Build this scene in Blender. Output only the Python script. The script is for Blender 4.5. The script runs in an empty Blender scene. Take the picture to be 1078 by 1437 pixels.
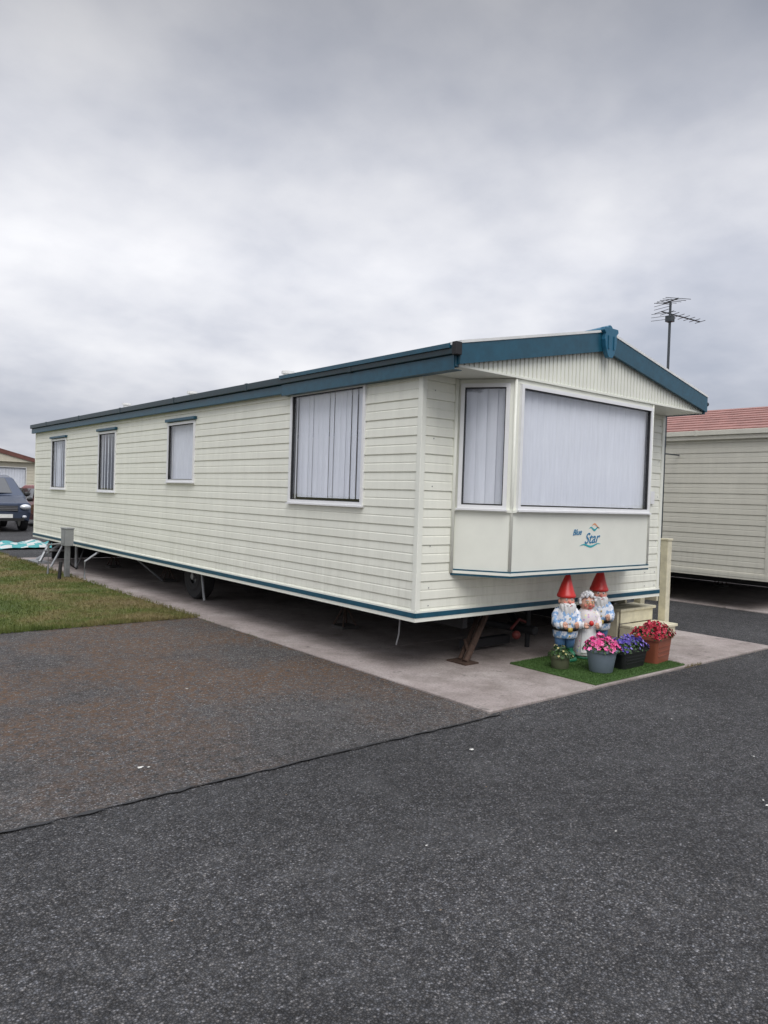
import bpy, math, random
from mathutils import Vector, Matrix, noise
random.seed(7)
S=bpy.context.scene
COL=S.collection
# ------------------------------------------------------------------ helpers
def lk(o,parent=None):
    COL.objects.link(o)
    if parent: o.parent=parent
    return o
def empty(name,loc=(0,0,0),rz=0,sc=(1,1,1)):
    o=bpy.data.objects.new(name,None); o.empty_display_size=.1
    o.location=loc; o.rotation_euler=(0,0,rz); o.scale=sc
    return lk(o)
def mesh(name,vs,fs,m,parent=None,smooth=False,mi=None):
    me=bpy.data.meshes.new(name); me.from_pydata([tuple(v) for v in vs],[],fs); me.update()
    ms=m if isinstance(m,(list,tuple)) else [m]
    for k in ms: me.materials.append(k)
    if mi: me.polygons.foreach_set('material_index',mi)
    if smooth: me.polygons.foreach_set('use_smooth',[True]*len(me.polygons))
    return lk(bpy.data.objects.new(name,me),parent)
class MB:
    def __init__(s): s.v=[];s.f=[];s.m=[]
    def add(s,vs,fs,mi=0):
        o=len(s.v); s.v+=[tuple(v) for v in vs]; s.f+=[tuple(i+o for i in f) for f in fs]; s.m+=[mi]*len(fs)
    def box(s,a,b,mi=0,T=None):
        x0,y0,z0=a;x1,y1,z1=b
        vs=[(x0,y0,z0),(x1,y0,z0),(x1,y1,z0),(x0,y1,z0),(x0,y0,z1),(x1,y0,z1),(x1,y1,z1),(x0,y1,z1)]
        if T: vs=[T(*v) for v in vs]
        s.add(vs,[(0,3,2,1),(4,5,6,7),(0,1,5,4),(1,2,6,5),(2,3,7,6),(3,0,4,7)],mi)
    def sph(s,c,r,mi=0,n=12,rot=None):
        if not isinstance(r,(tuple,list)): r=(r,r,r)
        vs=[];k=n//2
        for i in range(k+1):
            t=math.pi*i/k
            for j in range(n):
                a=2*math.pi*j/n
                p=Vector((r[0]*math.sin(t)*math.cos(a),r[1]*math.sin(t)*math.sin(a),r[2]*math.cos(t)))
                if rot: p=rot@p
                vs.append((c[0]+p.x,c[1]+p.y,c[2]+p.z))
        fs=[(i*n+j,(i+1)*n+j,(i+1)*n+(j+1)%n,i*n+(j+1)%n) for i in range(k) for j in range(n)]
        s.add(vs,fs,mi)
    def tube(s,pts,rad,mi=0,n=10,cap=True):
        pts=[Vector(p) for p in pts]
        if not isinstance(rad,(list,tuple)): rad=[rad]*len(pts)
        vs=[]
        for i,p in enumerate(pts):
            d=(pts[min(i+1,len(pts)-1)]-pts[max(i-1,0)]).normalized()
            up=Vector((0,0,1)) if abs(d.z)<.9 else Vector((1,0,0))
            a=d.cross(up).normalized(); b=d.cross(a).normalized()
            for j in range(n):
                t=2*math.pi*j/n
                vs.append(p+a*math.cos(t)*rad[i]+b*math.sin(t)*rad[i])
        fs=[(i*n+j,i*n+(j+1)%n,(i+1)*n+(j+1)%n,(i+1)*n+j) for i in range(len(pts)-1) for j in range(n)]
        if cap: fs+=[tuple(range(n-1,-1,-1)),tuple((len(pts)-1)*n+j for j in range(n))]
        s.add(vs,fs,mi)
    def lathe(s,prof,c=(0,0,0),mi=0,n=24,sx=1,sy=1,cap=False,fn=None):
        vs=[]
        for r,z in prof:
            for j in range(n):
                t=2*math.pi*j/n
                p=Vector((r*math.cos(t)*sx,r*math.sin(t)*sy,z))
                if fn: p=fn(p,t)
                vs.append((c[0]+p.x,c[1]+p.y,c[2]+p.z))
        fs=[(i*n+j,i*n+(j+1)%n,(i+1)*n+(j+1)%n,(i+1)*n+j) for i in range(len(prof)-1) for j in range(n)]
        if cap: fs+=[tuple(range(n-1,-1,-1)),tuple((len(prof)-1)*n+j for j in range(n))]
        s.add(vs,fs,mi)
    def obj(s,name,m,parent=None,smooth=False,bevel=0):
        o=mesh(name,s.v,s.f,m,parent,smooth,s.m)
        if bevel:
            b=o.modifiers.new('bevel','BEVEL'); b.width=bevel; b.segments=2; b.limit_method='ANGLE'
        return o
# ------------------------------------------------------------------ materials
def newmat(name):
    m=bpy.data.materials.new(name); m.use_nodes=True
    nt=m.node_tree; return m,nt,nt.nodes,nt.links,nt.nodes['Principled BSDF']
def N(nt,t,**k):
    n=nt.nodes.new(t)
    for a,b in k.items():
        if a in n.inputs.keys(): n.inputs[a].default_value=b
        else: setattr(n,a,b)
    return n
def ramp(nt,stops,fac=None,interp='LINEAR'):
    r=nt.nodes.new('ShaderNodeValToRGB'); r.color_ramp.interpolation=interp
    e=r.color_ramp.elements
    while len(e)<len(stops): e.new(.5)
    for i,(p,c) in enumerate(stops):
        e[i].position=p; e[i].color=(c,c,c,1) if isinstance(c,(int,float)) else (*c,1)
    if fac is not None: nt.links.new(fac,r.inputs[0])
    return r
def mix(nt,fac,a,b,mode='MIX'):
    m=nt.nodes.new('ShaderNodeMix'); m.data_type='RGBA'; m.blend_type=mode
    for s,v in ((0,fac),(6,a),(7,b)):
        if hasattr(v,'links'): nt.links.new(v,m.inputs[s])
        elif isinstance(v,(int,float)): m.inputs[s].default_value=v if s==0 else (v,v,v,1)
        else: m.inputs[s].default_value=(*v,1)
    return m.outputs[2]
def coords(nt,scale=(1,1,1)):
    c=nt.nodes.new('ShaderNodeNewGeometry').outputs['Position']
    mp=nt.nodes.new('ShaderNodeMapping'); mp.inputs['Scale'].default_value=scale
    nt.links.new(c,mp.inputs[0]); return mp.outputs[0]
def noi(nt,vec,scale,detail=4,rough=.55):
    n=nt.nodes.new('ShaderNodeTexNoise'); n.inputs['Scale'].default_value=scale
    n.inputs['Detail'].default_value=detail; n.inputs['Roughness'].default_value=rough
    nt.links.new(vec,n.inputs['Vector']); return n.outputs[0]
def bump(nt,b,h,strength,dist):
    n=nt.nodes.new('ShaderNodeBump'); n.inputs['Strength'].default_value=strength; n.inputs['Distance'].default_value=dist
    nt.links.new(h,n.inputs['Height']); nt.links.new(n.outputs[0],b.inputs['Normal'])
def simple(name,col,rough=.5,metal=0,var=.12,scale=9,bmp=0,spec=.5,streak=False):
    m,nt,ns,ls,b=newmat(name)
    v=coords(nt,(1,1,.15) if streak else (1,1,1)); n=noi(nt,v,scale,5,.6)
    r=ramp(nt,[(.3,1-var),(.7,1+var*.3)],n)
    ls.new(mix(nt,1,col,r.outputs[0],'MULTIPLY'),b.inputs['Base Color'])
    b.inputs['Roughness'].default_value=rough; b.inputs['Metallic'].default_value=metal
    b.inputs['Specular IOR Level'].default_value=spec
    if bmp: bump(nt,b,noi(nt,coords(nt),60,3),bmp,.003)
    return m
def cladding(name,col,dirt=(.30,.29,.22),z0=.5):
    m,nt,ns,ls,b=newmat(name)
    v=coords(nt,(1,1,.2)); n=noi(nt,v,7,6,.65); n2=noi(nt,coords(nt,(1,1,1)),1.1,3)
    r=ramp(nt,[(.3,.94),(.7,1.02)],n); r2=ramp(nt,[(.35,.95),(.65,1.0)],n2)
    c=mix(nt,1,col,r.outputs[0],'MULTIPLY'); c=mix(nt,1,c,r2.outputs[0],'MULTIPLY')
    g=nt.nodes.new('ShaderNodeNewGeometry'); sp=nt.nodes.new('ShaderNodeSeparateXYZ'); ls.new(g.outputs['Position'],sp.inputs[0])
    mr=N(nt,'ShaderNodeMapRange'); mr.inputs[1].default_value=z0; mr.inputs[2].default_value=z0+.7; mr.inputs[3].default_value=.26; mr.inputs[4].default_value=.07
    ls.new(sp.outputs[2],mr.inputs[0])
    d=ramp(nt,[(.45,0),(.75,1)],noi(nt,coords(nt,(1,1,.12)),16,5,.7))
    mm=N(nt,'ShaderNodeMath',operation='MULTIPLY'); ls.new(mr.outputs[0],mm.inputs[0]); ls.new(d.outputs[0],mm.inputs[1])
    c=mix(nt,mm.outputs[0],c,dirt)
    ls.new(c,b.inputs['Base Color']); b.inputs['Roughness'].default_value=.40; b.inputs['Specular IOR Level'].default_value=.4
    bump(nt,b,noi(nt,coords(nt),2.5,2),.2,.02)
    return m
M={}
M['clad']=cladding('cream_aluminium_cladding',(.86,.86,.755))
M['panel']=simple('cream_smooth_panel',(.83,.835,.745),.38,var=.06,scale=3)
M['clad2']=cladding('beige_cladding',(.60,.58,.50))
M['clad3']=cladding('pale_cladding',(.62,.58,.47))
M['teal']=simple('teal_painted_trim',(.010,.080,.128),.38,var=.25,scale=14)
M['tealdk']=simple('dark_teal_gutter',(.007,.030,.042),.4,var=.3,scale=14)
M['white']=simple('white_upvc_frame',(.82,.82,.82),.35,var=.05)
M['rubber']=simple('black_rubber_seal',(.02,.02,.022),.6)
M['roof']=simple('grey_roof_sheet',(.45,.45,.44),.6,bmp=.2)
M['rooflip']=simple('pale_roof_lip',(.76,.76,.74),.5)
M['steel']=simple('galvanised_steel',(.33,.34,.35),.5,.7,var=.3)
M['rust']=simple('rusty_steel',(.085,.05,.035),.8,.1,var=.5,scale=25,bmp=.5)
M['dark']=simple('dark_chassis_paint',(.018,.018,.020),.7,var=.3)
M['block']=simple('dirty_concrete_block',(.08,.075,.07),.9,var=.3,bmp=.4)
M['tyre']=simple('tyre_rubber',(.022,.022,.023),.85,bmp=.4)
M['pinkroof']=simple('terracotta_roof_tile',(.33,.165,.14),.75,var=.3,scale=5,bmp=.4)
M['redroof']=simple('brown_roof_tile',(.17,.07,.055),.75,var=.25,scale=5,bmp=.4)
M['cream_wood']=simple('cream_painted_timber',(.70,.65,.48),.55,var=.2,scale=12,bmp=.25)
def blindmat():
    m,nt,ns,ls,b=newmat('fabric_blind_slat')
    r=ramp(nt,[(.3,.92),(.7,1.0)],noi(nt,coords(nt,(6,6,.6)),6,3))
    ls.new(mix(nt,1,(.84,.855,.92),r.outputs[0],'MULTIPLY'),b.inputs['Base Color']); b.inputs['Roughness'].default_value=.85
    b.inputs['Specular IOR Level'].default_value=.1
    return m
M['blind']=blindmat()
def glass():
    m,nt,ns,ls,b=newmat('window_glass'); ns.remove(b)
    out=ns['Material Output']; t=N(nt,'ShaderNodeBsdfTransparent'); t.inputs[0].default_value=(.97,.98,.985,1)
    g=N(nt,'ShaderNodeBsdfGlossy'); g.inputs['Roughness'].default_value=.02; g.inputs[0].default_value=(.95,.97,1,1)
    lw=N(nt,'ShaderNodeLayerWeight'); lw.inputs[0].default_value=.5
    pw=N(nt,'ShaderNodeMath',operation='POWER'); ls.new(lw.outputs['Facing'],pw.inputs[0]); pw.inputs[1].default_value=4
    mr=N(nt,'ShaderNodeMapRange'); mr.inputs[3].default_value=.08; mr.inputs[4].default_value=.9
    ls.new(pw.outputs[0],mr.inputs[0])
    mx=N(nt,'ShaderNodeMixShader'); ls.new(mr.outputs[0],mx.inputs[0]); ls.new(t.outputs[0],mx.inputs[1]); ls.new(g.outputs[0],mx.inputs[2])
    bp=N(nt,'ShaderNodeBump'); bp.inputs['Strength'].default_value=.08; bp.inputs['Distance'].default_value=.02
    ls.new(noi(nt,coords(nt),1.5,2),bp.inputs['Height']); ls.new(bp.outputs[0],g.inputs['Normal'])
    ls.new(mx.outputs[0],out.inputs[0]); return m
M['glass']=glass()
M['carglass']=simple('dark_car_glass',(.03,.035,.04),.06,var=0,spec=.8)
def asphalt(name,base,stone,brown=0):
    m,nt,ns,ls,b=newmat(name)
    v=coords(nt)
    vo=N(nt,'ShaderNodeTexVoronoi'); vo.inputs['Scale'].default_value=115; ls.new(v,vo.inputs['Vector'])
    sp=nt.nodes.new('ShaderNodeSeparateColor'); ls.new(vo.outputs['Color'],sp.inputs[0])
    st=ramp(nt,[(0,.42),(.45,.85),(.8,1.3),(.94,1.9),(1,3.0)],sp.outputs[0])
    edge=ramp(nt,[(.15,1.2),(.6,.42)],vo.outputs['Distance'])
    tint=mix(nt,sp.outputs[1],(.97,.985,1.03),(1.06,1.0,.93))
    c=mix(nt,1,base,st.outputs[0],'MULTIPLY'); c=mix(nt,1,c,edge.outputs[0],'MULTIPLY'); c=mix(nt,1,c,tint,'MULTIPLY')
    big=ramp(nt,[(.3,.70),(.5,1.0),(.72,1.35)],noi(nt,v,.45,5,.6)); c=mix(nt,1,c,big.outputs[0],'MULTIPLY')
    med=ramp(nt,[(.3,.62),(.7,1.38)],noi(nt,v,14,5,.7)); c=mix(nt,1,c,med.outputs[0],'MULTIPLY')
    dust=ramp(nt,[(.5,0),(.8,.30)],noi(nt,v,2.3,6,.75)); c=mix(nt,dust.outputs[0],c,stone)
    # worn bare spots and oil marks
    oil=ramp(nt,[(.66,0),(.74,.45)],noi(nt,v,1.3,3,.5)); c=mix(nt,oil.outputs[0],c,(.03,.03,.032))
    if brown:
        g=ramp(nt,[(.44,0),(.56,1)],noi(nt,v,26,5,.8)); h=ramp(nt,[(.40,.15),(.54,1)],noi(nt,v,.9,4,.6))
        mm=N(nt,'ShaderNodeMath',operation='MULTIPLY'); ls.new(g.outputs[0],mm.inputs[0]); ls.new(h.outputs[0],mm.inputs[1])
        s2=nt.nodes.new('ShaderNodeSeparateXYZ'); ls.new(v,s2.inputs[0])
        mr=N(nt,'ShaderNodeMapRange'); mr.inputs[1].default_value=3.5; mr.inputs[2].default_value=5.2; mr.inputs[3].default_value=.30; mr.inputs[4].default_value=1; ls.new(s2.outputs[1],mr.inputs[0])
        m3=N(nt,'ShaderNodeMath',operation='MULTIPLY'); ls.new(mm.outputs[0],m3.inputs[0]); ls.new(mr.outputs[0],m3.inputs[1])
        m2=N(nt,'ShaderNodeMath',operation='MULTIPLY'); ls.new(m3.outputs[0],m2.inputs[0]); m2.inputs[1].default_value=brown
        c=mix(nt,m2.outputs[0],c,(.125,.068,.034))
    ls.new(c,b.inputs['Base Color']); b.inputs['Roughness'].default_value=.86; b.inputs['Specular IOR Level'].default_value=.3
    inv=ramp(nt,[(0,1),(.7,0)],vo.outputs['Distance'])
    ad=N(nt,'ShaderNodeMath',operation='ADD'); ls.new(inv.outputs[0],ad.inputs[0]); ls.new(sp.outputs[1],ad.inputs[1])
    bump(nt,b,ad.outputs[0],.9,.007)
    return m
M['asphalt']=asphalt('asphalt',(.084,.084,.086),(.135,.135,.135))
M['asphalt2']=asphalt('old_asphalt',(.128,.127,.127),(.20,.195,.19),brown=.9)
M['tar']=simple('tar_seam',(.022,.022,.023),.7,bmp=.5)
def concrete():
    m,nt,ns,ls,b=newmat('pad_concrete'); v=coords(nt)
    c=ramp(nt,[(.3,(.22,.185,.168)),(.5,(.31,.265,.245)),(.7,(.39,.345,.32))],noi(nt,v,1.2,6,.65)).outputs[0]
    s=ramp(nt,[(.3,.7),(.5,1),(.75,1.22)],noi(nt,v,70,3,.7)); c=mix(nt,1,c,s.outputs[0],'MULTIPLY')
    d=ramp(nt,[(.46,0),(.70,.65)],noi(nt,v,2.6,7,.72)); c=mix(nt,d.outputs[0],c,(.13,.108,.09))
    k=ramp(nt,[(.62,0),(.68,.6)],noi(nt,v,7,5,.7)); c=mix(nt,k.outputs[0],c,(.09,.08,.07))
    ls.new(c,b.inputs['Base Color']); b.inputs['Roughness'].default_value=.88
    bump(nt,b,noi(nt,v,90,4,.7),.5,.004); return m
M['concrete']=concrete()
def lawnmat(name,blade=False):
    m,nt,ns,ls,b=newmat(name); v=coords(nt)
    c=ramp(nt,[(.30,(.060,.090,.020)),(.44,(.10,.122,.030)),(.56,(.17,.145,.060)),(.70,(.21,.16,.085))],noi(nt,v,.75,5,.65)).outputs[0]
    s=ramp(nt,[(.3,.55),(.7,1.35)],noi(nt,v,22,4,.7)); c=mix(nt,1,c,s.outputs[0],'MULTIPLY')
    ls.new(c,b.inputs['Base Color']); b.inputs['Roughness'].default_value=.75; b.inputs['Specular IOR Level'].default_value=.2
    if not blade: bump(nt,b,noi(nt,v,40,4,.7),.8,.03)
    return m
M['lawn']=lawnmat('lawn_turf'); M['blade']=lawnmat('grass_blades',True)
# ------------------------------------------------------------------ ground
def sheet(name,x0,y0,x1,y1,z,m,wob=0,step=.25):
    if not wob:
        return mesh(name,[(x0,y0,z),(x1,y0,z),(x1,y1,z),(x0,y1,z)],[(0,1,2,3)],m)
    pts=[]
    def run(a,b):
        L=(Vector(b)-Vector(a)).length; n=max(2,int(L/step))
        for i in range(n):
            p=Vector(a).lerp(Vector(b),i/n); w=noise.noise(Vector((p.x*2.3,p.y*2.3,z*50)))*wob+noise.noise(Vector((p.x*9,p.y*9,3)))*wob*.5
            d=(Vector(b)-Vector(a)).normalized(); pts.append((p.x-d.y*w,p.y+d.x*w,z))
    run((x0,y0),(x1,y0));run((x1,y0),(x1,y1));run((x1,y1),(x0,y1));run((x0,y1),(x0,y0))
    return mesh(name,pts,[tuple(range(len(pts)))],m)
sheet('ground',-900,-900,900,900,0,M['lawn'])
sheet('asphalt_road',-60,-40,90,36,.004,M['asphalt'])
sheet('asphalt_parking_bay',-30,3.46,3.93,8.3,.009,M['asphalt2'],.012,.1)
sheet('lawn',-30,8.15,3.93,20.5,.014,M['lawn'],.05,.12)
xs=[-6+i*.025 for i in range(400)]
pv=[]
for x in xs:
    y=3.46+noise.noise(Vector((x*1.3,0,0)))*.02+noise.noise(Vector((x*11,4,0)))*.014
    w=max(.002,.008+.016*noise.noise(Vector((x*9,9,0))))
    pv+=[(x,y-w,.0135),(x,y+w,.0135)]
mesh('tar_seam',pv,[(2*i,2*i+2,2*i+3,2*i+1) for i in range(len(xs)-1)],M['tar'])
mb=MB(); ys=[3.52,5.6,8.2,10.8,13.4,16.3]
for i in range(5):
    mb.box((3.93,ys[i]+(0 if i==0 else .005),-.05),(8.45,ys[i+1]-.005,.022))
mb.obj('concrete_pad',M['concrete'],bevel=.006)
mb=MB(); 
for a,b_ in ((4.7,9),(9.01,13),(13.01,17)): mb.box((11.1,a,-.05),(15.1,b_,.022))
mb.obj('concrete_pad',M['concrete'],bevel=.006)
vs=[];fs=[]
for i in range(95000):
    x=random.uniform(-1.2,3.97); y=8.1+12.3*random.random()**1.5
    if noise.noise(Vector((x*1.4,y*1.4,5)))<-.35 and random.random()<.7: continue
    h=random.uniform(.015,.04)*(1.5 if (x>3.85 or y<8.25) else 1); a=random.random()*6.28; w=.0035+.0012*(y-8)/4
    dx,dy=math.cos(a)*w,math.sin(a)*w; lx,ly=random.gauss(0,.014),random.gauss(0,.014)
    k=len(vs); vs+=[(x-dx,y-dy,.012),(x+dx,y+dy,.012),(x+lx,y+ly,.012+h)]; fs.append((k,k+1,k+2))
mesh('grass',vs,fs,M['blade'])
vs=[];fs=[]
for i in range(2600):
    if random.random()<.5: y=random.uniform(6.4,16); x=3.925+random.gauss(0,.02)
    else: x=random.uniform(3.95,7); y=3.52+random.gauss(0,.006)
    if noise.noise(Vector((x*2,y*2,8)))<.12: continue
    h=random.uniform(.008,.035); a=random.random()*6.28;w=.003
    k=len(vs); vs+=[(x-w*math.cos(a),y-w*math.sin(a),.01),(x+w*math.cos(a),y+w*math.sin(a),.01),(x+random.gauss(0,.015),y+random.gauss(0,.015),.01+h)]; fs.append((k,k+1,k+2))
mesh('moss',vs,fs,M['blade'])
def splat(spots,name,m,z=.0175):
    mb=MB()
    for x,y,r in spots:
        n=11; vs=[(x,y,z)]
        for j in range(n):
            t=6.283*j/n; q=r*random.uniform(.5,1.2); vs.append((x+q*math.cos(t),y+q*.7*math.sin(t),z))
        mb.add(vs,[(0,1+j,1+(j+1)%n) for j in range(n)])
    mb.obj(name,m)
splat([(1.56,3.85,.020),(1.60,3.83,.010),(3.26,3.05,.018),(3.9,1.62,.012),(3.95,1.66,.009),(2.2,2.3,.007),(4.9,2.7,.010),(2.45,5.2,.014),(.2,2.6,.008),(3.0,1.9,.007),(4.6,2.0,.010),(2.7,4.4,.008)],'bird_droppings',simple('bird_dropping',(.62,.61,.56),.8))
splat([(.60,1.72,.022),(.63,1.735,.014),(.565,1.705,.012),(.66,1.86,.010),(1.9,1.9,.006),(1.1,2.4,.006),(2.9,2.6,.007),(2.0,3.1,.006)]+[(random.uniform(.3,3.8),random.uniform(4.5,8.0),random.uniform(.005,.014)) for _ in range(70)],'dry_leaves',simple('dry_leaf',(.24,.165,.10),.8,var=.4,scale=60))
mb=MB()
for i in range(900):
    r=random.random()
    if r<.4: x,y=3.9-abs(random.gauss(0,.12)),random.uniform(3.6,8)
    elif r<.7: x,y=random.uniform(3.9,8.4),3.50-abs(random.gauss(0,.07))
    else: x,y=random.uniform(.2,3.9),8.1-abs(random.gauss(0,.15))
    s=random.uniform(.002,.006); mb.sph((x,y,.0115+s*.3),(s,s*.8,s*.6),0,5)
mb.obj('loose_gravel',simple('grit_stone',(.22,.19,.16),.9,var=.5,scale=50))
# ------------------------------------------------------------------ caravan
def clipwall(mb,T,length,z0,z1,openings,pitch=.152,mi=0):
    poly=[]
    z=z0
    while z<z1:
        for dz,o in ((0,0),(.003,.013),(.068,.0105),(.072,.0070),(.079,.0070),(.083,.0095),(pitch-.009,.006),(pitch-.008,0)):
            poly.append((z+dz,o))
        z+=pitch
    us=sorted(set([0,length]+[u for o in openings for u in o[:2]]))
    for a,b in zip(us[:-1],us[1:]):
        if b-a<1e-5: continue
        ex=sorted([(o[2],o[3]) for o in openings if o[0]<(a+b)/2<o[1]])
        al=[];c=z0
        for e in ex: al.append((c,e[0])); c=e[1]
        al.append((c,z1))
        n=max(1,int((b-a)/1.2))
        for lo,hi in al:
            pts=[]
            for (za,oa),(zb,ob) in zip(poly[:-1],poly[1:]):
                if zb<=lo or za>=hi or zb-za<1e-9: continue
                s0=max(za,lo); s1=min(zb,hi)
                f=lambda zz:oa+(ob-oa)*(zz-za)/(zb-za)
                if not pts: pts.append((s0,f(s0)))
                pts.append((s1,f(s1)))
            if len(pts)<2: continue
            vs=[T(u,o,zz) for u in [a+(b-a)*i/n for i in range(n+1)] for zz,o in pts]
            m_=len(pts)
            mb.add(vs,[(i*m_+j,(i+1)*m_+j,(i+1)*m_+j+1,i*m_+j+1) for i in range(n) for j in range(m_-1)],mi)
def frameT(o,u,n):
    return lambda a,b,z:(o[0]+u[0]*a+n[0]*b,o[1]+u[1]*a+n[1]*b,z)
def window(T,u0,u1,z0,z1,parent,name='window',hood=False,slat=.085,fw=.032,gap=.0,ang=None,drop=0,dep=.060,jit=3):
    mb=MB()
    p=.028
    mb.box((u0,-.05,z1-fw),(u1,p,z1),0,T); mb.box((u0,-.05,z0),(u1,p,z0+fw),0,T)
    mb.box((u0,-.05,z0+fw),(u0+fw,p,z1-fw),0,T); mb.box((u1-fw,-.05,z0+fw),(u1,p,z1-fw),0,T)
    a,b,c,d=u0+fw,u1-fw,z0+fw,z1-fw; r=.008
    mb.box((a,-.03,d-r),(b,.017,d),1,T); mb.box((a,-.03,c),(b,.017,c+r),1,T); mb.box((a,-.03,c+r),(a+r,.017,d-r),1,T); mb.box((b-r,-.03,c+r),(b,.017,d-r),1,T)
    mb.box((u0-.01,.003,z0-.014),(u1+.01,.045,z0-.001),0,T)
    mb.add([T(a+r,.004,c+r),T(b-r,.004,c+r),T(b-r,.004,d-r),T(a+r,.004,d-r)],[(0,1,2,3)],2)
    o=mb.obj(name,[M['white'],M['rubber'],M['glass']],parent)
    mb=MB(); n=max(2,int(round((b-a)/slat))); w=(b-a)/n
    for i in range(n):
        uc=a+w*(i+.5)+random.gauss(0,.002); al=math.radians((ang if ang is not None else -14)+random.gauss(0,jit)); hw=w*.58*(1-gap)
        tw=random.gauss(0,.03); q=[]
        for k in range(5):
            s=-1+k*.5; cu=.008*(1-s*s)
            q.append((uc+s*hw*math.cos(al),-dep-s*hw*math.sin(al)+cu))
        vs=[T(x,y,c+.012+drop) for x,y in q]+[T(x+tw*.1,y,d) for x,y in q]
        mb.add(vs,[(k,k+1,k+6,k+5) for k in range(4)],0)
    mb.box((a,-.15,d-.03),(b,-dep-.045,d),1,T)
    mb.obj(name+'_blinds',[M['blind'],M['white']],parent,smooth=True)
    if hood:
        mb=MB(); mb.box((u0-.03,.0,z1+.01),(u1+.03,.055,z1+.05),0,T); mb.obj(name+'_hood',M['teal'],parent,bevel=.006)
    return o
def chassis(parent,x0,x1,y0,y1,zb,wheel_y,wx=.62):
    mb=MB()
    for x in (x0+.72,x1-.72-.06):
        mb.box((x,y0+.15,zb-.17),(x+.06,y1-.15,zb-.004))
    y=y0+.4
    while y<y1-.3:
        mb.box((x0+.1,y,zb-.07),(x1-.1,y+.04,zb-.006)); y+=1.15
    mb.obj('chassis_beams',M['dark'],parent)
    mb=MB()
    for x in (x0+wx,x1-wx):
        for yy in wheel_y:
            pr=[(.10,-.09),(.17,-.095),(.2,-.085),(.285,-.09),(.305,-.07),(.31,0),(.305,.07),(.285,.09),(.2,.085),(.17,.095),(.10,.09)]
            n=28;vs=[]
            for r,w in pr:
                for j in range(n):
                    t=6.2832*j/n; vs.append((x+w,yy+r*math.cos(t),.335+r*math.sin(t)))
            mb.add(vs,[(i*n+j,i*n+(j+1)%n,(i+1)*n+(j+1)%n,(i+1)*n+j) for i in range(len(pr)-1) for j in range(n)],0)
            mb.tube([(x-.05,yy,.335),(x+.03,yy,.335)],.165,1,20)
            mb.tube([(x-.11,yy,.335),(x-.02,yy,.335)],.045,1,12)
    mb.obj('wheels',[M['tyre'],M['steel']],parent,smooth=False)
    mb=MB()
    for yy in wheel_y: mb.tube([(x0+.6,yy,.335),(x1-.6,yy,.335)],.04)
    mb.obj('axles',M['dark'],parent)
    mb=MB()
    for x in (x0+.85,x1-.85):
        y=y0+2.1
        while y<y1-.3:
            if min(abs(y-w) for w in wheel_y)>.6:
                b=.024; t=zb-.17
                mb.box((x-.11,y-.11,b),(x+.11,y+.11,b+.03),1)
                for sx,sy in ((-1,-1),(1,-1),(-1,1),(1,1)):
                    mb.tube([(x+sx*.09,y+sy*.09,b+.03),(x+sx*.02,y+sy*.02,t-.09)],.010,0,6)
                mb.tube([(x,y,t-.12),(x,y,t)],.016,0,8); mb.box((x-.04,y-.04,t-.012),(x+.04,y+.04,t))
            y+=2.4
    mb.obj('jack_stands',[M['rust'],M['block']],parent)
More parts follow.
